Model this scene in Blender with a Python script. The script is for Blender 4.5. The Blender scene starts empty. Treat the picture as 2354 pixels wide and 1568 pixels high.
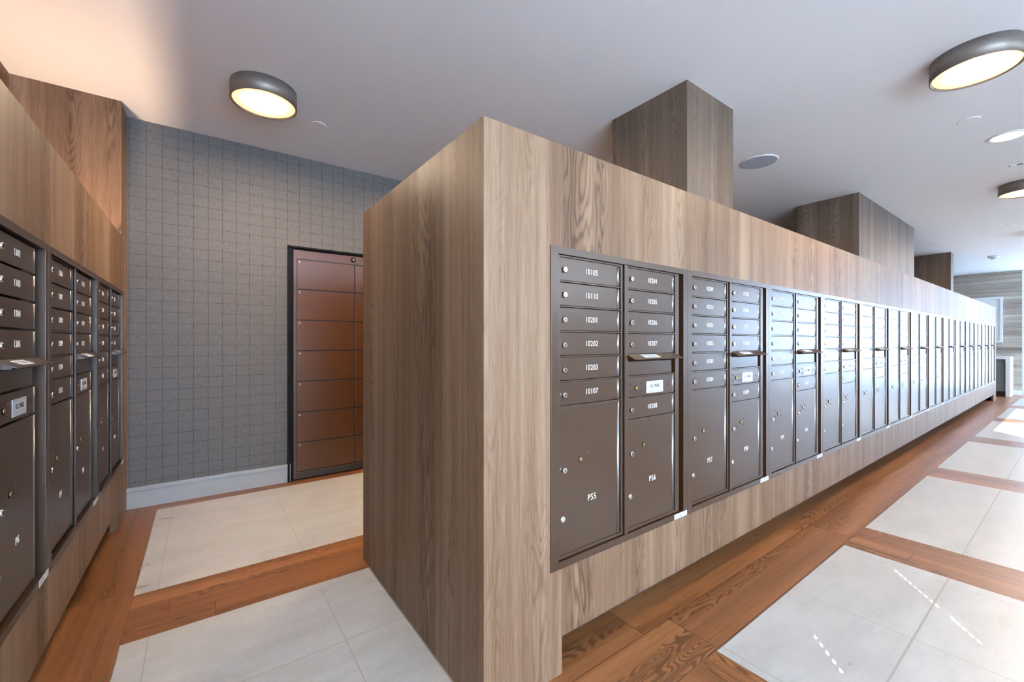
import bpy, bmesh, math, random
from mathutils import Vector, Matrix
C = bpy.context.scene.collection
SC = bpy.context.scene

# ------------------------------------------------------------------ camera
H = 1.10
cam_d = bpy.data.cameras.new('camera')
cam_d.sensor_width = 36.0
cam_d.lens = 968.67 / 2354 * 36.0
cam_d.shift_y = 2.1 / 2354
cam_d.clip_start = 0.02
cam = bpy.data.objects.new('camera', cam_d)
cam.location = (0, 0, H)
cam.rotation_euler = (math.radians(90), 0, math.radians(53.812 - 90))
C.objects.link(cam)
SC.camera = cam

# ------------------------------------------------------------------ view, world, sun, daylight
SC.view_settings.view_transform = 'Standard'
SC.view_settings.look = 'None'
SC.view_settings.exposure = 0.62
SC.view_settings.gamma = 1.0
SC.view_settings.use_curve_mapping = False
SC.cycles.use_denoising = True
SC.cycles.max_bounces = 8
SC.cycles.diffuse_bounces = 6
SC.cycles.sample_clamp_indirect = 6.0

SKY = 11.0
w = bpy.data.worlds.new('daylight')
SC.world = w
w.use_nodes = True
bg = w.node_tree.nodes['Background']
bg.inputs['Color'].default_value = (0.66, 0.82, 1.0, 1)
bg.inputs['Strength'].default_value = SKY

SUN_DIR = Vector((0.76, 0.65, -0.40)).normalized()      # direction the sunlight travels
sl = bpy.data.lights.new('sun', 'SUN')
sl.energy = 28.0
sl.angle = math.radians(0.05)
sl.color = (1.0, 0.97, 0.92)
so = bpy.data.objects.new('sun', sl)
so.rotation_euler = SUN_DIR.to_track_quat('-Z', 'Y').to_euler()
so.location = (-6, -8, 6)
C.objects.link(so)

# room extents
CZ = 2.58          # ceiling
XW, XE = -4.0, 13.6
YS, YN = -3.2, 3.727
# window openings: (x0,x1,z0,z1) in the south wall, (y0,y1,z0,z1) in the east wall
WIN_S = [(-2.9, 0.40, 0.10, 2.50), (0.50, 2.0, 0.05, 2.50), (3.2, 6.3, 1.85, 2.50), (10.9, 13.3, 0.30, 2.50)]  # unseen; some added to brighten the near island face and far ceiling
WIN_E = [(-3.0, 0.70, 0.08, 2.50)]


def portal(loc, sx, sy, rot):
    l = bpy.data.lights.new('window_portal', 'AREA')
    l.shape = 'RECTANGLE'
    l.size, l.size_y = sx, sy
    l.cycles.is_portal = True
    o = bpy.data.objects.new('window_portal', l)
    o.location = loc
    o.rotation_euler = rot
    C.objects.link(o)


for (a, b, c, d) in WIN_S[2:3]:
    portal(((a + b) / 2, YS - 0.10, (c + d) / 2), b - a, d - c, (math.radians(90), 0, 0))



def point_lamp(name, loc, e, col, r):
    l = bpy.data.lights.new(name, 'POINT')
    l.energy = e
    l.color = col
    l.shadow_soft_size = r
    o = bpy.data.objects.new(name, l)
    o.location = loc
    C.objects.link(o)


# warm service lamp inside the open-topped left mailbox housing
point_lamp('service_lamp', (-0.55, 3.08, 1.40), 34.0, (1.0, 0.70, 0.48), 0.05)


# ------------------------------------------------------------------ node helper
class NT:
    def __init__(s, name):
        s.m = bpy.data.materials.new(name)
        s.m.use_nodes = True
        s.t = s.m.node_tree
        s.t.nodes.clear()
        s.out = s.t.nodes.new('ShaderNodeOutputMaterial')
        s.b = s.t.nodes.new('ShaderNodeBsdfPrincipled')
        s.t.links.new(s.b.outputs[0], s.out.inputs[0])

    def put(s, inp, v):
        if isinstance(v, bpy.types.NodeSocket):
            s.t.links.new(v, inp)
        elif v is not None:
            if hasattr(inp, 'default_value') and isinstance(v, (tuple, list)) and len(v) == 3 and inp.type == 'RGBA':
                v = (*v, 1)
            inp.default_value = v

    def math(s, op, a, b=None, c=None):
        n = s.t.nodes.new('ShaderNodeMath')
        n.operation = op
        s.put(n.inputs[0], a)
        if b is not None: s.put(n.inputs[1], b)
        if c is not None: s.put(n.inputs[2], c)
        return n.outputs[0]

    def coords(s):
        n = s.t.nodes.new('ShaderNodeTexCoord')
        q = s.t.nodes.new('ShaderNodeSeparateXYZ')
        s.t.links.new(n.outputs['Object'], q.inputs[0])
        return q.outputs

    def vec(s, x, y, z):
        n = s.t.nodes.new('ShaderNodeCombineXYZ')
        s.put(n.inputs[0], x); s.put(n.inputs[1], y); s.put(n.inputs[2], z)
        return n.outputs[0]

    def noise(s, v, scale=1.0, detail=2.0, rough=0.5):
        n = s.t.nodes.new('ShaderNodeTexNoise')
        s.put(n.inputs['Vector'], v)
        n.inputs['Scale'].default_value = scale
        n.inputs['Detail'].default_value = detail
        n.inputs['Roughness'].default_value = rough
        return n.outputs['Fac']

    def white(s, v):
        n = s.t.nodes.new('ShaderNodeTexWhiteNoise')
        n.noise_dimensions = '3D'
        s.put(n.inputs['Vector'], v)
        return n.outputs['Value']

    def ramp(s, f, stops):
        n = s.t.nodes.new('ShaderNodeValToRGB')
        e = n.color_ramp.elements
        while len(e) < len(stops): e.new(0.5)
        for i, (p, c) in enumerate(stops):
            e[i].position = p
            e[i].color = (*c, 1)
        s.put(n.inputs[0], f)
        return n.outputs[0]

    def rng(s, f, a, b, c, d):
        n = s.t.nodes.new('ShaderNodeMapRange')
        s.put(n.inputs[0], f)
        for i, v in enumerate((a, b, c, d)): n.inputs[i + 1].default_value = v
        return n.outputs[0]

    def mix(s, f, a, b, mode='MIX'):
        n = s.t.nodes.new('ShaderNodeMix')
        n.data_type = 'RGBA'
        n.blend_type = mode
        s.put(n.inputs[0], f); s.put(n.inputs[6], a); s.put(n.inputs[7], b)
        return n.outputs[2]

    def bump(s, h, strength, dist=0.002):
        n = s.t.nodes.new('ShaderNodeBump')
        n.inputs['Strength'].default_value = strength
        n.inputs['Distance'].default_value = dist
        s.put(n.inputs['Height'], h)
        s.t.links.new(n.outputs[0], s.b.inputs['Normal'])

    def set(s, **k):
        mp = {'color': 'Base Color', 'rough': 'Roughness', 'metal': 'Metallic', 'spec': 'Specular IOR Level',
              'emit': 'Emission Color', 'estr': 'Emission Strength', 'coat': 'Coat Weight'}
        for a, v in k.items():
            s.put(s.b.inputs[mp[a]], v)
        return s.m


def lin(r, g, b):
    f = lambda c: (c / 255 / 12.92) if c / 255 <= 0.04045 else ((c / 255 + 0.055) / 1.055) ** 2.4
    return (f(r), f(g), f(b))


def plain(name, rgb, rough=0.5, metal=0.0, spec=0.5, **k):
    n = NT(name)
    return n.set(color=lin(*rgb), rough=rough, metal=metal, spec=spec, **k)


def grain(n, a, l, dark, mid, light, contour=55, fine=380, streak=0.5):
    """oak figure: a = coordinate across the grain, l = along it"""
    tone = n.noise(n.vec(n.math('MULTIPLY', a, 7.0), 0.0, n.math('MULTIPLY', l, 0.25)), 1.0, 2.0, 0.6)
    low = n.noise(n.vec(n.math('MULTIPLY', a, 9.0), 3.7, n.math('MULTIPLY', l, 1.5)), 1.0, 1.8, 0.5)
    cont = n.math('SINE', n.math('MULTIPLY', low, contour * 2.2))
    cont = n.math('POWER', n.rng(cont, -1, 1, 0, 1), 2.2)
    mask = n.rng(n.noise(n.vec(n.math('MULTIPLY', a, 7.0), 9.1, n.math('MULTIPLY', l, 0.3)), 1.0, 1.0), 0.50, 0.62, 0.0, 1.0)
    pore = n.noise(n.vec(n.math('MULTIPLY', a, fine), 0.0, n.math('MULTIPLY', l, 8.0)), 1.0, 3.0, 0.65)
    bands = n.noise(n.vec(n.math('MULTIPLY', a, 38.0), 1.0, n.math('MULTIPLY', l, 0.9)), 1.0, 3.0, 0.6)
    v = n.math('ADD', n.math('MULTIPLY', tone, 0.55), n.math('MULTIPLY', bands, 0.30))
    v = n.math('ADD', v, n.math('MULTIPLY', pore, 0.36))
    v = n.math('SUBTRACT', v, n.math('MULTIPLY', n.math('MULTIPLY', cont, mask), 0.16 * streak * 2))
    col = n.ramp(v, [(0.42, dark), (0.59, mid), (0.76, light)])
    return col, pore


def laminate(name, dark, mid, light, rough=0.5, axis='z', spec=0.45):
    n = NT(name)
    x, y, z = n.coords()
    if axis == 'z':
        a, l = n.math('ADD', x, y), z
    else:
        a, l = n.math('MULTIPLY', z, 1.6), y
    col, pore = grain(n, a, l, lin(*dark), lin(*mid), lin(*light))
    n.bump(pore, 0.12, 0.001)
    return n.set(color=col, rough=rough, spec=spec)


def planks(name, along, origin, width, dark, mid, light, rough=0.34):
    n = NT(name)
    x, y, z = n.coords()
    a, l = (y, x) if along == 'x' else (x, y)
    q = n.math('DIVIDE', n.math('SUBTRACT', a, origin), width)
    pid = n.math('FLOOR', q)
    r = n.white(n.vec(pid, 2.0, 5.0))
    l2 = n.math('ADD', l, n.math('MULTIPLY', r, 17.0))
    ql = n.math('DIVIDE', l2, 1.45)
    bid = n.math('FLOOR', ql)
    r2 = n.white(n.vec(pid, bid, 1.0))
    aa = n.math('ADD', n.math('MULTIPLY', a, 1.3), n.math('MULTIPLY', r2, 31.0))
    col, pore = grain(n, aa, l2, lin(*dark), lin(*mid), lin(*light), contour=85, fine=230, streak=1.0)
    col = n.mix(n.rng(r2, 0, 1, 0.0, 0.35), col, lin(*dark))
    fr = n.math('FRACT', q)
    edge = n.math('MINIMUM', fr, n.math('SUBTRACT', 1.0, fr))
    e1 = n.math('LESS_THAN', edge, 0.0016 / width)
    fl = n.math('FRACT', ql)
    e2 = n.math('LESS_THAN', n.math('MINIMUM', fl, n.math('SUBTRACT', 1.0, fl)), 0.0012)
    e = n.math('MAXIMUM', e1, e2)
    col = n.mix(n.math('MULTIPLY', e, 0.8), col, lin(62, 36, 20))
    h = n.math('SUBTRACT', n.math('MULTIPLY', pore, 0.3), e)
    n.bump(h, 0.25, 0.0012)
    return n.set(color=col, rough=rough, spec=0.5)


def tiles(name, xlines, ylines, rough=0.32):
    """stone-look porcelain; xlines/ylines = (origin, period)"""
    n = NT(name)
    x, y, z = n.coords()
    m = None
    for c, (o, p, hw) in ((x, xlines), (y, ylines)):
        fr = n.math('FRACT', n.math('ADD', n.math('DIVIDE', n.math('SUBTRACT', c, o), p), 100.0))
        d = n.math('MULTIPLY', n.math('MINIMUM', fr, n.math('SUBTRACT', 1.0, fr)), p)
        e = n.math('LESS_THAN', d, hw)
        m = e if m is None else n.math('MAXIMUM', m, e)
    cl = n.noise(n.vec(n.math('MULTIPLY', x, 3.0), n.math('MULTIPLY', y, 7.0), 0.0), 1.0, 5.0, 0.65)
    sp = n.noise(n.vec(x, y, 0.0), 70.0, 2.0)
    v = n.math('ADD', n.math('MULTIPLY', cl, 0.8), n.math('MULTIPLY', sp, 0.2))
    col = n.ramp(v, [(0.35, lin(164, 160, 154)), (0.65, lin(183, 179, 174))])
    col = n.mix(m, col, lin(150, 144, 136))
    n.bump(n.math('SUBTRACT', 1.0, m), 0.3, 0.001)
    return n.set(color=col, rough=n.rng(cl, 0.3, 0.7, rough - 0.05, rough + 0.08), spec=0.5)


def wallpaper():
    n = NT('wallpaper_grid')
    x, y, z = n.coords()
    wob = n.math('MULTIPLY', n.math('SUBTRACT', n.noise(n.vec(0.0, n.math('MULTIPLY', x, 9.0), n.math('MULTIPLY', z, 9.0)), 1.0, 2.0), 0.5), 0.006)
    m = None
    for k, (c, o, p, t) in enumerate(((x, -0.396, 0.0845, 0.0017), (z, 2.515, 0.0757, 0.0013))):
        c2 = n.math('ADD', c, wob)
        fr = n.math('FRACT', n.math('ADD', n.math('DIVIDE', n.math('SUBTRACT', c2, o), p), 100.0))
        d = n.math('MULTIPLY', n.math('MINIMUM', fr, n.math('SUBTRACT', 1.0, fr)), p)
        brk = n.noise(n.vec(n.math('MULTIPLY', x, 120.0 if k else 30.0), k * 5.0, n.math('MULTIPLY', z, 30.0 if k else 120.0)), 1.0, 1.0)
        e = n.math('LESS_THAN', d, n.rng(brk, 0.35, 0.65, t * 0.35, t * 1.2))
        m = e if m is None else n.math('MAXIMUM', m, e)
    weave = n.noise(n.vec(n.math('MULTIPLY', x, 420.0), 0.0, n.math('MULTIPLY', z, 420.0)), 1.0, 2.0, 0.7)
    sl_ = n.noise(n.vec(n.math('MULTIPLY', x, 240.0), 3.0, n.math('MULTIPLY', z, 26.0)), 1.0, 3.0, 0.7)
    v = n.math('ADD', n.math('MULTIPLY', weave, 0.5), n.math('MULTIPLY', sl_, 0.5))
    col = n.ramp(v, [(0.33, lin(76, 73, 72)), (0.67, lin(112, 109, 108))])
    col = n.mix(n.math('MULTIPLY', m, 0.85), col, lin(52, 48, 50))
    n.bump(v, 0.3, 0.001)
    return n.set(color=col, rough=0.85, spec=0.2)


M = {}
M['laminate'] = laminate('oak_laminate', (77, 56, 41), (110, 84, 63), (137, 111, 89), rough=0.5, spec=0.22)
M['column_laminate'] = laminate('grey_brown_oak_laminate', (70, 57, 47), (90, 75, 63), (113, 98, 85), rough=0.5, spec=0.22)  # oak laminate copy darkened so the island columns look more dimly lit
M['far_wood'] = laminate('grey_horizontal_wood', (96, 84, 74), (150, 138, 126), (186, 176, 164), rough=0.5, axis='y')
WD = ((94, 57, 32), (138, 87, 50), (164, 111, 69))
M['wood_x'] = planks('oak_floor_lengthwise', 'x', 0.785, 0.200, *WD)
M['wood_x2'] = planks('oak_floor_corridor', 'x', 2.07, 0.1235, *WD)
M['wood_y'] = planks('oak_floor_crosswise', 'y', 1.12, 0.1235, *WD)
M['wood_y2'] = planks('oak_floor_beside_units', 'y', -0.245, 0.24, (80, 48, 26), (120, 75, 42), (148, 98, 60))
M['tile_r'] = tiles('stone_tile_hall', (1.51, 0.61, 0.0018), (0.383, 0.61, 0.0035))
M['tile_l'] = tiles('stone_tile_corridor', (-0.165, 0.588, 0.0016), (1.615, 1.2, 0.0016))
M['tile_lu'] = tiles('stone_tile_corridor_end', (-0.165, 0.588, 0.0016), (1.0, 9.0, 0.0016))
M['wallpaper'] = wallpaper()
nn = NT('ceiling_paint')
xx, yy, zz = nn.coords()
nn.bump(nn.noise(nn.vec(xx, yy, zz), 160.0, 2.0), 0.05, 0.001)
M['ceiling'] = nn.set(color=lin(238, 239, 241), rough=0.8, spec=0.2)
M['white_wall'] = plain('white_wall_paint', (225, 224, 222), 0.7)
M['dark_wall'] = plain('taupe_wall_paint', (120, 108, 98), 0.8)
M['base'] = plain('grey_baseboard_paint', (152, 149, 148), 0.45)
M['white'] = plain('white_lacquer', (226, 228, 230), 0.35)
M['grey_panel'] = plain('grey_cabinet_paint', (112, 122, 124), 0.45)


def metal_paint(name, rgb, rough=0.34):
    n = NT(name)
    x, y, z = n.coords()
    f = n.noise(n.vec(x, y, z), 900.0, 2.0)
    n.bump(f, 0.06, 0.0006)
    c = lin(*rgb)
    return n.set(color=n.mix(f, tuple(k * 0.92 for k in c), tuple(k * 1.08 for k in c)), rough=rough, metal=0.15, spec=0.8)


M['bronze'] = metal_paint('bronze_powder_coat', (62, 41, 24), 0.32)
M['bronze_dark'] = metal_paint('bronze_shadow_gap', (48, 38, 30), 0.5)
M['hinge'] = plain('satin_hinge_metal', (150, 148, 144), 0.3, 0.8)
M['chrome'] = plain('chrome', (226, 222, 216), 0.18, 1.0)
M['black'] = plain('black_recess', (8, 8, 9), 0.7, 0.0, 0.2)
M['brass'] = plain('brass', (190, 160, 100), 0.3, 1.0)
M['num'] = plain('white_lettering', (226, 224, 218), 0.5)
M['ink'] = plain('dark_lettering', (60, 64, 76), 0.6)
M['plate'] = plain('silver_label_plate', (196, 200, 208), 0.35, 0.3)
M['sticker'] = plain('white_sticker', (206, 206, 206), 0.5)
M['print'] = plain('grey_small_print', (150, 154, 160), 0.6)
M['locker'] = metal_paint('copper_brown_locker_steel', (78, 42, 13), 0.28)
M['locker_gap'] = plain('locker_gap', (14, 9, 7), 0.6)
M['edge'] = plain('aluminium_tile_edge', (190, 186, 180), 0.3, 0.9)
M['drum'] = plain('dark_pewter_metal', (128, 120, 113), 0.5, 0.7)
M['screw'] = plain('dark_screw', (24, 22, 22), 0.4, 0.6)
M['toe'] = plain('dark_toe_kick', (44, 38, 34), 0.6)
M['grille'] = plain('grey_speaker_mesh', (168, 174, 184), 0.6)
M['blind'] = plain('grey_blind_fabric', (190, 188, 184), 0.9)


def lamp_glass():
    n = NT('lit_glass_diffuser')
    x, y, z = n.coords()
    r = n.math('SQRT', n.math('ADD', n.math('MULTIPLY', x, x), n.math('MULTIPLY', y, y)))
    # two bulbs behind frosted glass: hot middle, amber rim
    col = n.ramp(n.math('MULTIPLY', r, 6.4), [(0.0, (1.0, 0.80, 0.58)), (0.45, (1.0, 0.75, 0.50)), (0.8, (1.0, 0.62, 0.34)), (1.0, (0.95, 0.50, 0.22))])
    q = n.math('MULTIPLY', n.math('MULTIPLY', r, r), -1.0 / (0.042 ** 2))
    st = n.math('ADD', n.math('MULTIPLY', n.math('EXPONENT', q), 1350.0), 1.05)
    return n.set(color=(0.8, 0.75, 0.7), rough=0.4, emit=col, estr=st)


M['glow'] = lamp_glass()
M['glow_small'] = plain('downlight_glow', (240, 238, 230), 0.4, emit=(1.0, 0.93, 0.82), estr=0.55)


# ------------------------------------------------------------------ mesh helpers
def bx(bm, x0, x1, y0, y1, z0, z1, bev=0.0, mi=0):
    r = bmesh.ops.create_cube(bm, size=1.0)
    vs = r['verts']
    for v in vs:
        v.co = Vector((x0 + (v.co.x + .5) * (x1 - x0), y0 + (v.co.y + .5) * (y1 - y0), z0 + (v.co.z + .5) * (z1 - z0)))
    fs = set(f for v in vs for f in v.link_faces)
    for f in fs: f.material_index = mi
    if bev > 0:
        es = list(set(e for v in vs for e in v.link_edges))
        r = bmesh.ops.bevel(bm, geom=es, offset=bev, segments=2, affect='EDGES', profile=0.6)
        for f in r['faces']: f.material_index = mi


def lathe(bm, prof, c, axis, seg=32, mi=0):
    """profile of (radius, height along axis); axis 'z-' points down, 'y-' towards -y"""
    rings = []
    for (r, h) in prof:
        ring = []
        for k in range(seg):
            t = 2 * math.pi * k / seg
            if axis == 'z-':
                p = Vector((c[0] + r * math.cos(t), c[1] + r * math.sin(t), c[2] - h))
            elif axis == 'z+':
                p = Vector((c[0] + r * math.cos(t), c[1] + r * math.sin(t), c[2] + h))
            else:
                p = Vector((c[0] + r * math.cos(t), c[1] - h, c[2] + r * math.sin(t)))
            ring.append(bm.verts.new(p))
        rings.append(ring)
    for a, b in zip(rings, rings[1:]):
        for k in range(seg):
            f = bm.faces.new((a[k], a[(k + 1) % seg], b[(k + 1) % seg], b[k]))
            f.material_index = mi
            f.smooth = True
    f = bm.faces.new(rings[-1]); f.material_index = mi
    f = bm.faces.new(list(reversed(rings[0]))); f.material_index = mi


def mesh(name, bm, mats):
    bmesh.ops.recalc_face_normals(bm, faces=bm.faces)
    me = bpy.data.meshes.new(name)
    bm.to_mesh(me)
    bm.free()
    for m in (mats if isinstance(mats, (list, tuple)) else [mats]): me.materials.append(m)
    return me


def link(name, me, parent=None, loc=(0, 0, 0), rot=None):
    o = bpy.data.objects.new(name, me)
    o.location = loc
    if rot: o.rotation_euler = rot
    C.objects.link(o)
    if parent: o.parent = parent
    return o


def obj(name, bm, mats, parent=None, loc=(0, 0, 0)):
    return link(name, mesh(name, bm, mats), parent, loc)


def tag(o, label=None, cat=None, group=None, kind=None):
    if label: o['label'] = label
    if cat: o['category'] = cat
    if group: o['group'] = group
    if kind: o['kind'] = kind
    return o


def thing(name, loc, label, cat, group=None, rz=0.0):
    o = bpy.data.objects.new(name, None)
    o.empty_display_size = 0.1
    o.location = loc
    o.rotation_euler = (0, 0, rz)
    C.objects.link(o)
    return tag(o, label, cat, group)


def boxes(lst, bev=0.0):
    bm = bmesh.new()
    for b in lst: bx(bm, *b[:6], bev=bev, mi=(b[6] if len(b) > 6 else 0))
    return bm


_txt = {}


def text_mesh(s, size, mat, ext=0.0004, sx=1.0, space=1.0):
    k = (s, size, mat.name, sx)
    if k in _txt: return _txt[k]
    cu = bpy.data.curves.new('t', 'FONT')
    cu.body = s
    cu.size = size
    cu.align_x = 'CENTER'
    cu.align_y = 'CENTER'
    cu.extrude = ext
    cu.resolution_u = 3
    cu.space_character = space
    o = bpy.data.objects.new('t', cu)
    C.objects.link(o)
    bpy.context.view_layer.update()
    me = bpy.data.meshes.new_from_object(o.evaluated_get(bpy.context.evaluated_depsgraph_get()))
    bpy.data.objects.remove(o)
    bpy.data.curves.remove(cu)
    me.transform(Matrix.Rotation(math.radians(90), 4, 'X') @ Matrix.Diagonal((sx, 1, 1, 1)))
    me.materials.clear()
    me.materials.append(mat)
    me.name = 'lettering'
    _txt[k] = me
    return me


# ------------------------------------------------------------------ floor
stripes = [(1.13, 1.474), (2.80, 3.168), (4.797, 5.19), (6.83, 7.24), (8.87, 9.26), (10.86, 11.28), (12.9, 13.3)]
xs = sorted(set([XW, -0.245, 0.655, XE] + [v for s in stripes for v in s]))
ys = sorted(set([YS, 0.78, 1.03, 2.07, 2.44, 3.60, YN, -0.2]))


def cell(x, y):
    if x < 0.655 and x > -0.245 and 1.03 < y < 2.07: return 'tile_l'
    if -0.245 < x and 2.44 < y < 3.60: return 'tile_lu'
    if x < -0.245 and y > 0.78: return 'wood_y2'
    if y > 2.07: return 'wood_x2'
    if y > 0.78: return 'wood_x'
    for a, b in stripes:
        if a < x < b: return 'wood_y'
    if x < 1.13: return 'wood_y' if x > -0.245 else 'tile_r'
    return 'tile_r'


bm = bmesh.new()
mk = ['tile_l', 'tile_lu', 'tile_r', 'wood_x', 'wood_x2', 'wood_y', 'wood_y2']
grid = {}
for x in xs:
    for y in ys: grid[(x, y)] = bm.verts.new((x, y, 0))
for i in range(len(xs) - 1):
    for j in range(len(ys) - 1):
        f = bm.faces.new((grid[(xs[i], ys[j])], grid[(xs[i + 1], ys[j])], grid[(xs[i + 1], ys[j + 1])], grid[(xs[i], ys[j + 1])]))
        f.material_index = mk.index(cell((xs[i] + xs[i + 1]) / 2, (ys[j] + ys[j + 1]) / 2))
r = bmesh.ops.extrude_face_region(bm, geom=list(bm.faces))
for v in [g for g in r['geom'] if isinstance(g, bmesh.types.BMVert)]: v.co.z -= 0.08
tag(obj('floor', bm, [M[k] for k in mk]), 'oak plank floor with inset pale stone tile panels', kind='structure')

# slim metal tile edging
segs = []
prev = 1.474
for a, b in stripes[1:] + [(XE, XE)]:
    segs.append((prev, a, 0.7775, 0.7805, -0.001, 0.0012))
    prev = b
tag(obj('trim_1', boxes(segs), M['edge']), 'thin metal edging along the hall tiles', kind='structure')
tag(obj('trim_2', boxes([(-0.2465, -0.2435, 1.03, 2.07, -0.001, 0.0012), (-0.2465, -0.2435, 2.44, 3.60, -0.001, 0.0012),
                         (0.6475, 0.6505, 1.035, 2.07, -0.001, 0.0012)]), M['edge']),
    'thin metal edging along the corridor tiles', kind='structure')

# ------------------------------------------------------------------ ceiling and walls
tag(obj('ceiling', boxes([(XW, XE, YS, YN, CZ, CZ + 0.1)]), M['ceiling']), 'white painted flat ceiling', kind='structure')


def wall_with_holes(u0, u1, holes):
    """rectangles (u0,u1,z0,z1) covering a wall minus its window holes"""
    out, cur = [], u0
    for (a, b, c, d) in sorted(holes):
        out.append((cur, a, 0, CZ))
        out.append((a, b, 0, c))
        out.append((a, b, d, CZ))
        cur = b
    out.append((cur, u1, 0, CZ))
    return out


tag(obj('wall_north', boxes([(XW, XE, YN, YN + 0.12, 0, CZ)]), M['wallpaper']), 'grey woven wallpaper wall with dark hand-drawn grid', kind='structure')
tag(obj('wall_south', boxes([(a, b, YS - 0.12, YS, c, d) for a, b, c, d in wall_with_holes(XW, XE, WIN_S)]), M['white_wall']), 'white window wall', kind='structure')
tag(obj('wall_east', boxes([(XE, XE + 0.12, a, b, c, d) for a, b, c, d in wall_with_holes(YS, 0.80, WIN_E)]), M['white_wall']), 'white end wall with tall window', kind='structure')
tag(obj('wall_end', boxes([(XE - 0.03, XE + 0.12, 0.80, YN, 0, CZ)]), M['far_wood']), 'end wall clad in grey horizontal-grain wood', kind='structure')
tag(obj('wall_west', boxes([(XW - 0.12, XW, YS, -1.0, 0, CZ)]), M['dark_wall']), 'plain end wall', kind='structure')
tag(obj('wall_left', boxes([(XW, -0.866, -1.0, YN, 0, CZ)]), M['laminate']), 'oak laminate clad wall behind the left mailboxes', kind='structure')

# baseboards
bm = bmesh.new()
bx(bm, -0.408, 0.553, YN - 0.016, YN, 0, 0.112)
bx(bm, -0.408, 0.553, YN - 0.022, YN, 0.112, 0.140, bev=0.004)
tag(obj('baseboard_north', bm, M['base']), 'grey painted baseboard with moulded top under the wallpaper', kind='structure')
tag(obj('baseboard_east', boxes([(XE - 0.045, XE - 0.03, 0.80, 1.0, 0, 0.10)]), M['white']), 'white baseboard on the end wall', kind='structure')
# window frames of the unseen windows, some of them added for their light
k = 1
for (a, b, c, d) in WIN_S:
    t = 0.05
    L = [(a, b, YS - 0.09, YS - 0.03, c, c + t), (a, b, YS - 0.09, YS - 0.03, d - t, d)]
    n_ = max(1, round((b - a) / 1.9))
    for i in range(n_ + 1):
        x = a + (b - a - t) * i / n_
        L.append((x, x + t, YS - 0.09, YS - 0.03, c + t, d - t))
    tag(obj('window_%d' % k, boxes(L), M['drum']), 'dark framed window in the right wall', kind='structure')
    k += 1
for (a, b, c, d) in WIN_E:
    t = 0.05
    L = [(XE + 0.03, XE + 0.09, a, b, c, c + t), (XE + 0.03, XE + 0.09, a, b, d - t, d)]
    for i in range(4):
        y = a + (b - a - t) * i / 3
        L.append((XE + 0.03, XE + 0.09, y, y + t, c + t, d - t))
    tag(obj('window_%d' % k, boxes(L), M['white']), 'tall white framed window in the end wall', kind='structure')

# ------------------------------------------------------------------ mailbox islands
Y0 = 1.031            # plane of the long face
X0, X1 = 0.653, 12.12
TOP = 1.754
UB, UT = 0.349, 1.415     # mail units bottom / top
U0, UW, UN = 0.908, 0.790, 14
YB = 2.171
isl = thing('mailbox_island', (6.4, 1.6, 0), 'long oak-clad island holding the row of fourteen bronze mailbox units', 'mailbox island')
off = (-6.4, -1.6, 0)


def part(name, lst, mat, parent, off, bev=0.0):
    """part with its own mesh in world coordinates so that the grain runs through"""
    o = obj(name, boxes(lst, bev), mat, parent)
    o.location = off
    return o


T = 0.03
UE = U0 + UW * UN
part('end_panel', [(X0, X0 + T, Y0 + T, YB, 0, TOP)], M['laminate'], isl, off)
part('end_panel', [(X1 - T, X1, Y0 + T, YB, 0, TOP)], M['laminate'], isl, off)
part('header_panel', [(X0, X1, Y0, Y0 + T, UT, TOP)], M['laminate'], isl, off)
part('stile_panel', [(X0, U0, Y0, Y0 + T, UB, UT)], M['laminate'], isl, off)
part('stile_panel', [(UE, X1, Y0, Y0 + T, UB, UT)], M['laminate'], isl, off)
part('leg_panel', [(X0, 0.9595, Y0, Y0 + T, 0, UB)], M['laminate'], isl, off)
part('leg_panel', [(X1 - 0.32, X1, Y0, Y0 + T, 0, UB)], M['laminate'], isl, off)
ap = [0.9605, 4.108, 7.55, 10.2, X1 - 0.321]
for a, b in zip(ap, ap[1:]):
    part('apron_panel', [(a + 0.001, b - 0.001, Y0 + 0.0005, Y0 + T, 0.123, UB)], M['laminate'], isl, off)
part('lower_rail', [(0.9605, X1 - 0.321, Y0 + 0.022, Y0 + 0.05, 0.099, 0.124)], M['bronze_dark'], isl, off)
part('toe_kick', [(X0 + T, X1 - T, Y0 + 0.22, Y0 + 0.24, 0.0, 0.20)], M['toe'], isl, off)
part('underside', [(X0 + T, X1 - T, Y0 + 0.05, YB - T, 0.12, 0.14)], M['toe'], isl, off)
part('back_panel', [(X0 + T, X1 - T, YB - T, YB, 0, TOP)], M['laminate'], isl, off)
part('top_panel', [(X0 + T, X1 - T, Y0 + T, YB - T, TOP - T, TOP - 0.002)], M['laminate'], isl, off)

# columns rising from the island to the ceiling
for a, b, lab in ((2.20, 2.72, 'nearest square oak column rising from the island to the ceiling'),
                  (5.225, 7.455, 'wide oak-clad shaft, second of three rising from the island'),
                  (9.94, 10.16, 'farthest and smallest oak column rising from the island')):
    tag(obj('column', boxes([(a, b, 1.335, 1.873, TOP - 0.002, CZ)]), M['column_laminate']), lab, 'column')

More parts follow.
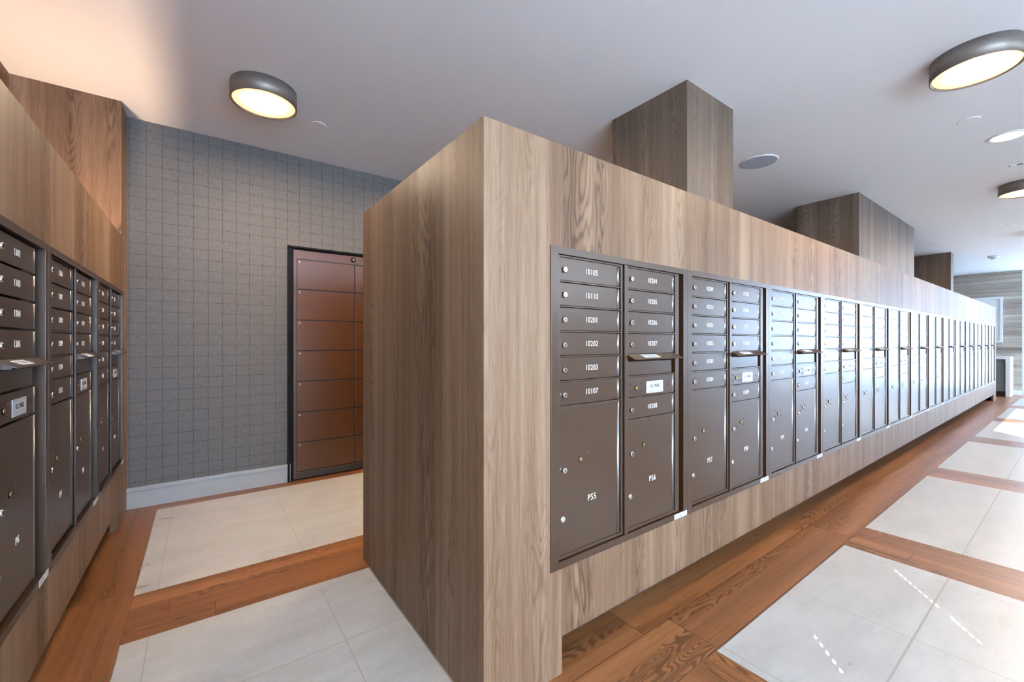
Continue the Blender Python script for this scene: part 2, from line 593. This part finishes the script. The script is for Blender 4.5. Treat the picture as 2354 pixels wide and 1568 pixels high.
# left island
XL = -0.408
L0 = 1.195            # first unit start (along y)
lis = thing('mailbox_island', (-0.42, 2.3, 0), 'low oak housing with bronze mailboxes along the left edge, beside the wallpaper', 'mailbox island')
loff = (0.42, -2.3, 0)
LE = L0 + 3 * UW
part('header_panel', [(XL - T, XL, 0.60, YN - 0.001, UT, TOP)], M['laminate'], lis, loff)
part('stile_panel', [(XL - T, XL, LE, YN - 0.001, UB, UT)], M['laminate'], lis, loff)
part('stile_panel', [(XL - T, XL, 0.60, L0, UB, UT)], M['laminate'], lis, loff)
part('apron_panel', [(XL - T, XL, 0.60, YN - 0.001, 0.123, UB)], M['laminate'], lis, loff)
part('leg_panel', [(XL - T, XL, 3.33, YN - 0.001, 0.0, 0.122)], M['laminate'], lis, loff)
part('underside', [(XL - 0.40, XL - T, 0.63, 3.50, 0.125, 0.14)], M['toe'], lis, loff)  # unseen bottom added to stop lamp light leaking onto the floor
part('toe_kick', [(XL - 0.22, XL - 0.20, 0.60, 3.33, 0.0, 0.20)], M['toe'], lis, loff)
part('end_panel', [(-0.860, XL - T, 0.60, 0.63, 0.0, TOP)], M['laminate'], lis, loff)
tag(obj('column', boxes([(-0.866, XL, 3.508, YN, TOP, CZ)]), M['laminate']),
    'warm-lit oak column between the left mailboxes and the wallpaper', 'column')

# ------------------------------------------------------------------ mailbox unit
# local frame: x along the wall 0..UW, -y out of the wall, z up from the unit's bottom
RH = 0.0842
Z = lambda z: z - UB
top = 1.388
rows = [top - RH * i for i in range(13)]
COLS = (0.0, 0.352)
mesh_cache = {}


def pmesh(key, fn, mats):
    if key not in mesh_cache:
        bm = bmesh.new()
        fn(bm)
        mesh_cache[key] = mesh(key, bm, mats)
    return mesh_cache[key]


def f_trim(bm):
    a, b = -0.0035, 0.030
    h = UT - UB
    bx(bm, 0.0005, 0.033, a, b, 0, h, 0.0008)
    bx(bm, 0.757, UW - 0.0005, a, b, 0, h, 0.0008)
    bx(bm, 0.033, 0.757, a, b, h - 0.024, h, 0.0008)
    bx(bm, 0.033, 0.757, a, b, 0, 0.024, 0.0008)
    bx(bm, 0.372, 0.392, 0.000, b, 0.024, h - 0.024, 0.0008)


def f_back(bm):
    bx(bm, 0.030, 0.760, 0.030, 0.036, 0.02, UT - UB - 0.02)
    bx(bm, 0.362, 0.402, 0.018, 0.031, 0.024, UT - UB - 0.024)


def door_frame(key, lines, c):
    def fn(bm):
        x0, x1 = 0.036 + c, (0.366 if c == 0 else 0.383) + c
        zt, zb = Z(top) + 0.002, Z(rows[12]) - 0.002
        bx(bm, x0, x0 + 0.010, 0.004, 0.028, zb, zt, 0.0008)
        bx(bm, 0.355 + c, x1, 0.004, 0.028, zb, zt, 0.0012)
        bx(bm, x0 + 0.01, 0.355 + c, 0.004, 0.028, zt - 0.006, zt, 0.001)
        bx(bm, x0 + 0.01, 0.355 + c, 0.004, 0.028, zb, zb + 0.010, 0.0015)
        for z in lines:
            bx(bm, x0 + 0.01, 0.355 + c, 0.005, 0.028, Z(z) - 0.0022, Z(z) + 0.0022, 0.0008)
    return pmesh(key, fn, [M['bronze']])


def f_plate(h):
    def fn(bm):
        bx(bm, 0.0475, 0.339, 0.009, 0.014, 0.0035, h - 0.0035, 0.0015)
    return fn


def f_hinge(bm, z0, z1, c):
    lathe(bm, [(0.0068, z0), (0.0068, z1)], (0.3470 + c, 0.0135, 0), 'z+', 12)


def f_lock(bm):
    lathe(bm, [(0.0105, 0.0), (0.0105, 0.0025), (0.0095, 0.0045), (0.0092, 0.0085), (0.0080, 0.0098)], (0, 0, 0), 'y-', 28, 0)
    bx(bm, -0.0011, 0.0011, -0.0102, -0.0092, -0.0048, 0.0048, mi=1)
    for s in (-1, 1):
        bx(bm, s * 0.0035 - 0.0004, s * 0.0035 + 0.0004, -0.0100, -0.0092, -0.003, 0.003, mi=1)


def f_plug(bm):
    lathe(bm, [(0.0105, 0.0), (0.0105, 0.0020), (0.0088, 0.0040)], (0, 0, 0), 'y-', 28, 0)


def f_master(bm):
    lathe(bm, [(0.0095, 0.0), (0.0095, 0.0008), (0.0080, 0.0015)], (0, 0, 0), 'y-', 24, 1)
    lathe(bm, [(0.0070, 0.0010), (0.0070, 0.0035), (0.0060, 0.0042)], (0, 0, 0), 'y-', 24, 0)
    bx(bm, -0.0005, 0.0040, -0.0048, -0.0038, -0.0006, 0.0006, mi=1)


def f_rivets(dx, dz):
    def fn(bm):
        for sx in (-1, 1):
            for sz in (-1, 1):
                lathe(bm, [(0.0036, 0.0), (0.0034, 0.0014), (0.0018, 0.0024)], (sx * dx, 0, sz * dz), 'y-', 14)
    return fn


def parcel(h, z0):
    """parcel door with its rivets as one mesh"""
    def fn(bm):
        bx(bm, 0.0475, 0.339, 0.009, 0.014, 0.0065, h - 0.0035, 0.0015)
        for sx in (-1, 1):
            for sz in (-1, 1):
                lathe(bm, [(0.0036, 0.0), (0.0034, 0.0014), (0.0018, 0.0024)], (0.146 + sx * 0.0355, 0.009, 0.694 - z0 + sz * 0.0155), 'y-', 14)
    return fn


def f_maildoor(bm):
    bx(bm, 0.0475, 0.339, 0.009, 0.014, 0.0035, RH - 0.0035, 0.0015)
    zc = 0.921 - 0.8828
    for sx in (-1, 1):
        for sz in (-1, 1):
            lathe(bm, [(0.0036, 0.0), (0.0034, 0.0014), (0.0018, 0.0024)], (0.100 + sx * 0.033, 0.009, zc + sz * 0.0145), 'y-', 14)
    lathe(bm, [(0.0036, 0.0), (0.0034, 0.0014), (0.0018, 0.0024)], (0.3085, 0.009, zc), 'y-', 14)


def f_flap(bm):
    # sloping hood: hinge edge at the door plane, lip standing 45 mm out and lower
    x0, x1 = 0.042, 0.360
    pts = [(0.010, 0.0030), (0.010, 0.0), (-0.030, -0.0190), (-0.0315, -0.0165)]
    lo = []
    for x in (x0, x1):
        lo.append([bm.verts.new((x, y, z)) for y, z in pts])
    a, b = lo
    for i in range(4):
        bm.faces.new((a[i], a[(i + 1) % 4], b[(i + 1) % 4], b[i]))
    bm.faces.new(a)
    bm.faces.new(list(reversed(b)))
    # end gussets
    for x in (x0 + 0.006, x1 - 0.008):
        p = [(0.012, -0.001), (-0.022, -0.0160), (-0.018, -0.0205), (0.012, -0.0230)]
        q = [[bm.verts.new((xx, y, z)) for y, z in p] for xx in (x, x + 0.0015)]
        for i in range(4):
            bm.faces.new((q[0][i], q[0][(i + 1) % 4], q[1][(i + 1) % 4], q[1][i]))
        bm.faces.new(q[0])
        bm.faces.new(list(reversed(q[1])))


def f_slot(bm):
    bx(bm, 0.0475, 0.339, 0.0105, 0.014, 0.0035, RH - 0.026, 0.0012)


def f_slot_dark(bm):
    bx(bm, 0.0475, 0.345, 0.016, 0.018, RH - 0.027, RH - 0.003)


def f_usplate(bm):
    bx(bm, 0, 0.111, -0.0010, 0, 0, 0.0475, 0.0, 0)
    bx(bm, 0.003, 0.108, -0.0013, -0.0010, 0.0035, 0.0055, 0.0, 1)
    bx(bm, 0.003, 0.108, -0.0013, -0.0010, 0.0415, 0.0425, 0.0, 1)
    bx(bm, 0.010, 0.101, -0.0013, -0.0010, 0.0085, 0.0105, 0.0, 1)


def f_flaplabel(bm):
    # lies on the sloping hood
    for (x0, x1, y0, y1, mi, e) in ((0.112, 0.212, 0.000, -0.022, 0, 0.0007), (0.118, 0.206, -0.006, -0.0095, 1, 0.0010), (0.135, 0.190, -0.013, -0.0165, 1, 0.0010)):
        zs = lambda y: 0.0030 - (0.010 - y) * 0.4699
        v = [bm.verts.new((x, y, zs(y) + e)) for x, y in ((x0, y0), (x1, y0), (x1 + 0.006, y1), (x0 + 0.006, y1))]
        u = [bm.verts.new((q.co.x, q.co.y, q.co.z - 0.0006)) for q in v]
        f = bm.faces.new(v); f.material_index = mi
        for i in range(4):
            f = bm.faces.new((v[i], v[(i + 1) % 4], u[(i + 1) % 4], u[i])); f.material_index = mi


def f_sticker(bm):
    bx(bm, 0.0, 0.094, -0.0006, 0, 0, 0.021, 0, 0)
    for i, (a, b) in enumerate(((0.006, 0.040), (0.050, 0.088))):
        for j in range(3):
            bx(bm, a, b, -0.0009, -0.0006, 0.0040 + j * 0.0052, 0.0062 + j * 0.0052, 0, 1)
    bx(bm, 0.043, 0.046, -0.0009, -0.0006, 0.004, 0.014, 0, 2)


def build_unit(name, loc, label, group, rz, numbers, side):
    """numbers = (left six, right four or five, left parcel, right parcel) or None"""
    t = thing(name, loc, label, 'mailbox unit', group, rz)
    tr = link('trim_frame', pmesh('trim_frame', f_trim, [M['bronze']]), t)
    link('recess_backing', pmesh('recess_backing', f_back, [M['bronze_dark']]), t)
    link('door_frame', door_frame('door_frame_l', rows[1:7], 0.0), t)
    rl = [rows[i] for i in ((1, 2, 3, 4, 5, 6, 7) if side == 'r' else (1, 2, 3, 4, 5, 6))]
    link('door_frame', door_frame('door_frame_' + side, rl, COLS[1]), t)

    def hinge(c, spans):
        for a, b in spans:
            key = 'hinge_%.3f_%.3f_%.2f' % (a, b, c)
            link('hinge_rod', pmesh(key, lambda bm: f_hinge(bm, Z(b) + 0.004, Z(a) - 0.004, c), [M['hinge']]), t)

    # hinge rods: one per door
    def lock(par, x, z, kind='lock'):
        if kind == 'lock':
            link('lock', pmesh('lock', f_lock, [M['chrome'], M['black']]), par, (x, 0.009, z))
        elif kind == 'plug':
            link('lock_cap', pmesh('lock_cap', f_plug, [M['chrome']]), par, (x, 0.009, z))
        else:
            link('master_lock', pmesh('master_lock', f_master, [M['brass'], M['black']]), par, (x, 0.009, z))

    def number(par, s, x, z, size=0.0275):
        link('number', text_mesh(s, size, M['num'], sx=0.92, space=1.04), par, (x, 0.0087, z))

    def tenant(c, i, s):
        d = link('tenant_door', pmesh('tenant_door', f_plate(RH), [M['bronze']]), t, (COLS[c], 0, Z(rows[i + 1])))
        lock(d, 0.068, RH * 0.46)
        if s: number(d, s, 0.203, RH * 0.50)
        hinge(COLS[c], [(rows[i], rows[i + 1])])

    n = numbers or ([None] * 6, [None] * 5, None, None)
    for i in range(6): tenant(0, i, n[0][i])
    for i in range(4): tenant(1, i, n[1][i])
    if side == 'r': tenant(1, 6, n[1][4])
    # parcel doors
    for c, i in ((0, 6), (1, 7 if side == 'r' else 6)):
        h = rows[i] - rows[12]
        z0 = rows[12]
        d = link('parcel_door', pmesh('parcel_door_%d' % i, parcel(h, z0), [M['bronze']]), t, (COLS[c], 0, Z(z0)))
        lock(d, 0.067, 0.669 - z0)
        lock(d, 0.063, 0.505 - z0, 'plug')
        lock(d, 0.146, 0.694 - z0, 'master')
        if n[2 + c]: number(d, n[2 + c], 0.204, 0.550 - z0, 0.031)
        hinge(COLS[c], [(rows[i], rows[12])])
    # outgoing mail slot: hood, blank panel, mail door
    d = link('mail_slot_panel', pmesh('mail_slot_panel', f_slot, [M['bronze']]), t, (COLS[1], 0, Z(rows[5])))
    link('slot_opening', pmesh('slot_opening', f_slot_dark, [M['black']]), d)
    d = link('mail_slot_hood', pmesh('mail_slot_hood', f_flap, [M['bronze']]), t, (COLS[1], 0, Z(rows[4])))
    link('hood_label', pmesh('hood_label', f_flaplabel, [M['sticker'], M['print']]), d)
    d = link('outgoing_mail_door', pmesh('outgoing_mail_door', f_maildoor, [M['bronze']]), t, (COLS[1], 0, Z(rows[6])))
    link('master_lock', pmesh('keyhole', f_master, [M['brass'], M['black']]), d, (0.100, 0.009, 0.038))
    link('label_plate', pmesh('label_plate', f_usplate, [M['plate'], M['print']]), d, (0.164, 0.009, 0.0125))
    link('plate_lettering', text_mesh('U.S. MAIL', 0.0205, M['ink'], sx=0.80), d, (0.2195, 0.0078, 0.0125 + 0.0265))
    hinge(COLS[1], [(rows[5], rows[6])])
    link('sticker', pmesh('sticker', f_sticker, [M['sticker'], M['print'], M['ink']]), t, (0.690, -0.0035, 0.0015))
    return t


def copy_unit(src, loc, label, group):
    r = src.copy()
    C.objects.link(r)
    r.location = loc
    r['label'] = label
    r['group'] = group
    for ch in list(src.children):
        if ch.get('skip'): continue
        c = ch.copy(); C.objects.link(c); c.parent = r
        for g in ch.children:
            d = g.copy(); C.objects.link(d); d.parent = c
    return r


GR = 'bronze mailbox units set in the long island'
u_num = [
    (['10105', '10110', '10201', '10202', '10203', '10107'], ['10204', '10205', '10206', '10207', '10208'], 'P55', 'P56'),
    (['10209', '10210', '10301', '10302', '10303', '10304'], ['10305', '10306', '10307', '10308', '10309'], 'P57', 'P58'),
    (['10310', '10401', '10402', '10403', '10404', '10405'], ['10406', '10407', '10408', '10409', '10410'], 'P59', 'P60'),
]
u_lab = ['bronze mailbox unit nearest the island corner, with doors 10105 and P55',
         'bronze mailbox unit numbered 10209 and P57, second along the island',
         'bronze mailbox unit with P59 and pale window reflections, third along the island']
for i in range(3):
    build_unit('mailbox_unit', (U0 + UW * i, Y0, UB), u_lab[i], GR, 0.0, u_num[i], 'r')
ordn = ['fourth', 'fifth', 'sixth', 'seventh', 'eighth', 'ninth', 'tenth', 'eleventh', 'twelfth', 'thirteenth', 'fourteenth']
proto = build_unit('mailbox_unit', (U0 + UW * 3, Y0, UB), 'glare-whitened bronze mailbox unit, fourth along the island, below the wide shaft', GR, 0.0, None, 'r')
for k in range(4, UN):
    if k == UN - 1: lab = 'last mailbox unit at the far end of the island, beside the grey cabinet'
    else: lab = 'glare-whitened mailbox unit, %s along the island from the near corner' % ordn[k - 3]
    copy_unit(proto, (U0 + UW * k, Y0, UB), lab, GR)

GL = 'dark bronze mailbox units along the left edge'
l_num = [
    ([None] * 6, ['1302', '1303', '1304', '1305'], None, 'P6'),
    (['1306', '1307', '1308', '1309', '1310', '1311'], ['1312', '1313', '1314', '1315'], 'P7', 'P8'),
    (['1316', '1317', '1318', '1319', '1320', '1321'], ['1322', '1323', '1324', '1325'], 'P9', 'P10'),
]
l_lab = ['dark mailbox unit cut off by the left edge, with doors 1302 to 1305',
         'dark mailbox unit in the middle of the left housing, door 1306 at its top',
         'dark mailbox unit at the corridor end of the left housing, next to the wallpaper']
for i in range(3):
    build_unit('mailbox_unit', (XL, L0 + UW * i, UB), l_lab[i], GL, math.radians(90), l_num[i], 'l')

# ------------------------------------------------------------------ parcel locker in the wallpaper wall
lk = thing('parcel_locker', (1.4, YN, 0), 'copper-brown parcel locker bank in a black surround, set against the wallpaper', 'locker')
lo = (-1.4, -YN, 0)
LX0, LX1 = 0.531, 2.44
part('surround', [(LX0, LX0 + 0.014, YN - 0.035, YN - 0.002, 0, 1.858), (LX1 - 0.014, LX1, YN - 0.035, YN - 0.002, 0, 1.858),
                  (LX0, LX1, YN - 0.035, YN - 0.002, 1.845, 1.858), (LX0 + 0.014, LX1 - 0.014, YN - 0.006, YN - 0.002, 0, 1.845)], M['black'], lk, lo)
part('cabinet_body', [(0.571, LX1 - 0.04, YN - 0.030, YN - 0.007, 0.012, 1.829)], M['locker'], lk, lo, 0.002)
part('kick_plate', [(0.585, LX1 - 0.05, YN - 0.0315, YN - 0.029, 0.018, 0.058)], M['toe'], lk, lo)
dr = [1.756, 1.517, 1.273, 1.029, 0.785, 0.541, 0.301, 0.070]
cx = [(0.597, 1.037), (1.045, 1.400), (1.408, 1.848), (1.856, 2.296)]
for ci, (a, b) in enumerate(cx):
    part('door_gap', [(a - 0.005, b + 0.005, YN - 0.0306, YN - 0.0296, dr[7] - 0.005, dr[0] + 0.005)], M['locker_gap'], lk, lo)
    for i in range(7):
        d = part('locker_door', [(a, b, YN - 0.034, YN - 0.0300, dr[i + 1] + 0.005, dr[i] - 0.005)], M['locker'], lk, lo, 0.0012)
        if ci == 0:
            o = link('number', text_mesh(str(i + 1), 0.026, M['num']), d, (a + 0.017, YN - 0.0344, dr[i] - 0.022))
bm = bmesh.new()
lathe(bm, [(0.021, 0), (0.021, 0.006), (0.017, 0.011), (0.010, 0.011)], (1.028, YN - 0.030, 1.797), 'y-', 28, 0)
lathe(bm, [(0.008, 0.010), (0.008, 0.014)], (1.028, YN - 0.030, 1.797), 'y-', 16, 1)
o = obj('camera_eye', bm, [M['screw'], M['drum']], lk); o.location = lo


# ------------------------------------------------------------------ ceiling fittings
def drum(x, y, label):
    t = thing('ceiling_light', (x, y, CZ), label, 'ceiling light', 'round drum ceiling lights')
    def hb(bm):
        R_, h = 0.170, 0.0925
        lathe(bm, [(R_, 0.0), (R_, h), (R_ - 0.0075, h), (R_ - 0.0085, h - 0.010), (0.02, h - 0.012)], (0, 0, 0), 'z-', 72, 0)
        for k in range(3):
            a_ = math.radians(35 + 120 * k)
            c_ = Vector((math.cos(a_) * R_, math.sin(a_) * R_, -0.012))
            bmesh.ops.create_icosphere(bm, subdivisions=1, radius=0.0035, matrix=Matrix.Translation(c_))
    def db(bm): lathe(bm, [(0.160, 0.0), (0.158, 0.003), (0.02, 0.0035)], (0, 0, -0.084), 'z-', 72, 0)
    link('housing', pmesh('housing', hb, [M['drum']]), t)
    link('diffuser', pmesh('diffuser', db, [M['glow']]), t)


drum(0.287, 2.848, 'lit round drum ceiling light in front of the wallpaper wall')
drum(1.787, 2.848, 'lit drum ceiling light over the corridor, hidden behind the island')
drum(3.287, 2.848, 'lit drum ceiling light farther down the corridor behind the island')
drum(3.201, 0.342, 'large lit drum ceiling light at the top right')
drum(6.180, 0.344, 'smaller lit drum ceiling light cut by the right edge, beyond the downlight')
drum(9.16, 0.344, 'distant drum ceiling light at the far right')


def disc(name, x, y, prof, mats, label, cat, extra=None, seg=48):
    t = thing(name, (x, y, CZ), label, cat)
    bm = bmesh.new()
    lathe(bm, prof, (0, 0, 0), 'z-', seg, 0)
    obj('rim', bm, mats[0], t)
    if extra:
        bm = bmesh.new()
        lathe(bm, extra[1], (0, 0, 0), 'z-', seg, 0)
        obj(extra[0], bm, mats[1], t)
    return t


disc('ceiling_speaker', 3.680, 1.597, [(0.140, 0), (0.140, 0.004), (0.134, 0.006)], [M['white'], M['grille']],
     'round flat ceiling speaker with grey grille, between the first two columns', 'speaker', ('grille', [(0.132, 0.0), (0.130, 0.0075)]))
disc('downlight', 4.665, 0.342, [(0.100, 0), (0.100, 0.003), (0.094, 0.004)], [M['white'], M['glow_small']],
     'recessed round downlight at the right edge, between the drum lights', 'ceiling light', ('lens', [(0.084, 0.0), (0.082, 0.0055)]))
for x, y, r_, lab in ((0.631, 3.097, 0.046, 'small round sprinkler cover plate beside the drum light near the wallpaper'),
                      (4.128, 0.470, 0.055, 'small round sprinkler cover plate near the recessed downlight'),
                      (8.21, 0.56, 0.055, 'small distant sprinkler cover plate at the right edge'),
                      (9.02, 1.40, 0.09, 'pale round ceiling plate between the wide shaft and farthest column')):
    t = tag(obj('sprinkler_cover', (lambda b: (lathe(b, [(r_, 0.0), (r_, 0.003), (r_ - 0.003, 0.004)], (0, 0, 0), 'z-', 40), b)[1])(bmesh.new()), M['ceiling'], loc=(x, y, CZ)), lab, 'sprinkler cover')
t = thing('smoke_detector', (11.0, 0.96, CZ), 'small white smoke detector on the far ceiling', 'smoke detector')
bm = bmesh.new(); lathe(bm, [(0.07, 0), (0.07, 0.02), (0.05, 0.03)], (0, 0, 0), 'z-', 32); obj('base', bm, M['white'], t)
bm = bmesh.new(); lathe(bm, [(0.035, 0.028), (0.035, 0.04), (0.02, 0.05)], (0, 0, 0), 'z-', 24); obj('sensor', bm, M['grille'], t)
# linear vent
t = thing('air_vent', (5.47, 0.05, CZ), 'slim white linear air vent in the ceiling at the right edge', 'air vent')
obj('vent_frame', boxes([(-0.035, -0.028, -0.36, 0.35, -0.004, 0), (0.028, 0.035, -0.36, 0.35, -0.004, 0), (-0.028, 0.028, 0.345, 0.35, -0.004, 0), (-0.028, 0.028, -0.36, -0.355, -0.004, 0)]), M['white'], t)
obj('slot', boxes([(-0.028, 0.028, -0.355, 0.345, -0.002, -0.0005)]), M['screw'], t)
for k in range(10):
    obj('louvre', boxes([(-0.026, 0.026, 0.30 - 0.07 * k, 0.335 - 0.07 * k, -0.0035, -0.001)]), M['white'], t)

# ------------------------------------------------------------------ far end: wall cabinet and counter
XF = XE - 0.03
t = thing('wall_board', (XF, 1.40, 1.09), 'white framed board on the grey wood end wall', 'board')
part('frame', [(XF - 0.05, XF, 1.055, 1.095, 1.085, 2.05), (XF - 0.05, XF, 1.095, 1.96, 2.01, 2.05), (XF - 0.05, XF, 1.095, 1.96, 1.085, 1.115), (XF - 0.05, XF, 1.96, 2.0, 1.085, 2.05)], M['white'], t, (-XF, -1.40, -1.09))
part('panel', [(XF - 0.03, XF, 1.095, 1.96, 1.115, 2.01)], M['white'], t, (-XF, -1.40, -1.09))
t = thing('counter', (XF - 0.3, 1.5, 0), 'white waterfall counter with grey cabinet door at the far end', 'counter')
co = (-(XF - 0.3), -1.5, 0)
part('side_panel', [(XF - 0.62, XF - 0.002, 0.915, 0.975, 0, 0.80)], M['white'], t, co)
part('worktop', [(XF - 0.62, XF - 0.002, 0.975, 2.2, 0.75, 0.80)], M['white'], t, co)
part('cabinet_door', [(XF - 0.55, XF - 0.53, 0.985, 2.2, 0.10, 0.735)], M['grey_panel'], t, co)
part('toe_kick', [(XF - 0.50, XF - 0.48, 0.985, 2.2, 0, 0.10)], M['toe'], t, co)

# ------------------------------------------------------------------ sheer shades (near windows and end window), added to soften daylight; one has pin holes
def shade_fabric(name, tcol):
    n = NT(name)
    tr_ = n.t.nodes.new('ShaderNodeBsdfTranslucent'); tr_.inputs[0].default_value = (*tcol, 1)
    df_ = n.t.nodes.new('ShaderNodeBsdfDiffuse'); df_.inputs[0].default_value = (0.35, 0.36, 0.37, 1)
    mx_ = n.t.nodes.new('ShaderNodeAddShader')
    n.t.links.new(tr_.outputs[0], mx_.inputs[0]); n.t.links.new(df_.outputs[0], mx_.inputs[1])
    n.t.links.new(mx_.outputs[0], n.out.inputs[0])
    return n.m


FAB = shade_fabric('sheer_shade_fabric', (0.70, 0.79, 0.88))
FAB2 = shade_fabric('light_shade_fabric', (0.64, 0.67, 0.70))
FAB3 = shade_fabric('dense_shade_fabric', (0.70, 0.79, 0.88))
YSH = YS - 0.015
holes = []  # pin holes placed so sun rays land as specks on the hall tiles
for q_ in [0.027 * i for i in range(9)] + [0.281, 0.306, 0.331, 0.358, 0.384, 0.52]:
    s_ = (0.544 - 0.80 * q_ - YSH) / SUN_DIR.y
    holes.append((2.682 - q_ - SUN_DIR.x * s_, -SUN_DIR.z * s_))
for i in range(5):
    s_ = (0.60 - 0.028 * i - YSH) / SUN_DIR.y
    holes.append((1.84 - 0.030 * i - SUN_DIR.x * s_, -SUN_DIR.z * s_))
a, b, c, d = WIN_S[0]
hx, hz = 0.0065, 0.0030
gx = sorted(set([a - 0.02, b + 0.02] + [round(h[0] + t_ * hx, 5) for h in holes for t_ in (-1, 1)]))
gz = sorted(set([c - 0.02, d + 0.02] + [round(h[1] + t_ * hz, 5) for h in holes for t_ in (-1, 1)]))
bm = bmesh.new()
for i in range(len(gx) - 1):
    for j in range(len(gz) - 1):
        mx, mz = (gx[i] + gx[i + 1]) / 2, (gz[j] + gz[j + 1]) / 2
        if any(abs(mx - h[0]) < hx and abs(mz - h[1]) < hz for h in holes): continue
        bm.faces.new([bm.verts.new(p) for p in ((gx[i], YSH, gz[j]), (gx[i + 1], YSH, gz[j]), (gx[i + 1], YSH, gz[j + 1]), (gx[i], YSH, gz[j + 1]))])
bmesh.ops.remove_doubles(bm, verts=bm.verts, dist=1e-6)
tag(obj('window_shade', bm, FAB3), 'pale sheer shade with pin holes over the window behind the viewer', 'window shade')
for a, b, c, d in (WIN_S[1], WIN_S[3]):
  tag(obj('window_shade', boxes([(a - 0.02, b + 0.02, YSH - 0.001, YSH, c - 0.02, d + 0.02)]), FAB), 'pale sheer shade over the %s' % ('narrow window left of the high open one' if a < 3 else 'wide window at the far end of the right wall'), 'window shade')  # unseen shades added to block direct sun and diffuse the sky
a, b, c, d = WIN_E[0]
tag(obj('window_shade', boxes([(XE + 0.014, XE + 0.015, a - 0.02, b + 0.02, c - 0.02, d + 0.02)]), FAB2), 'pale shade over the tall window in the far end wall', 'window shade')  # unseen shade added to weaken the window's reflection in the island
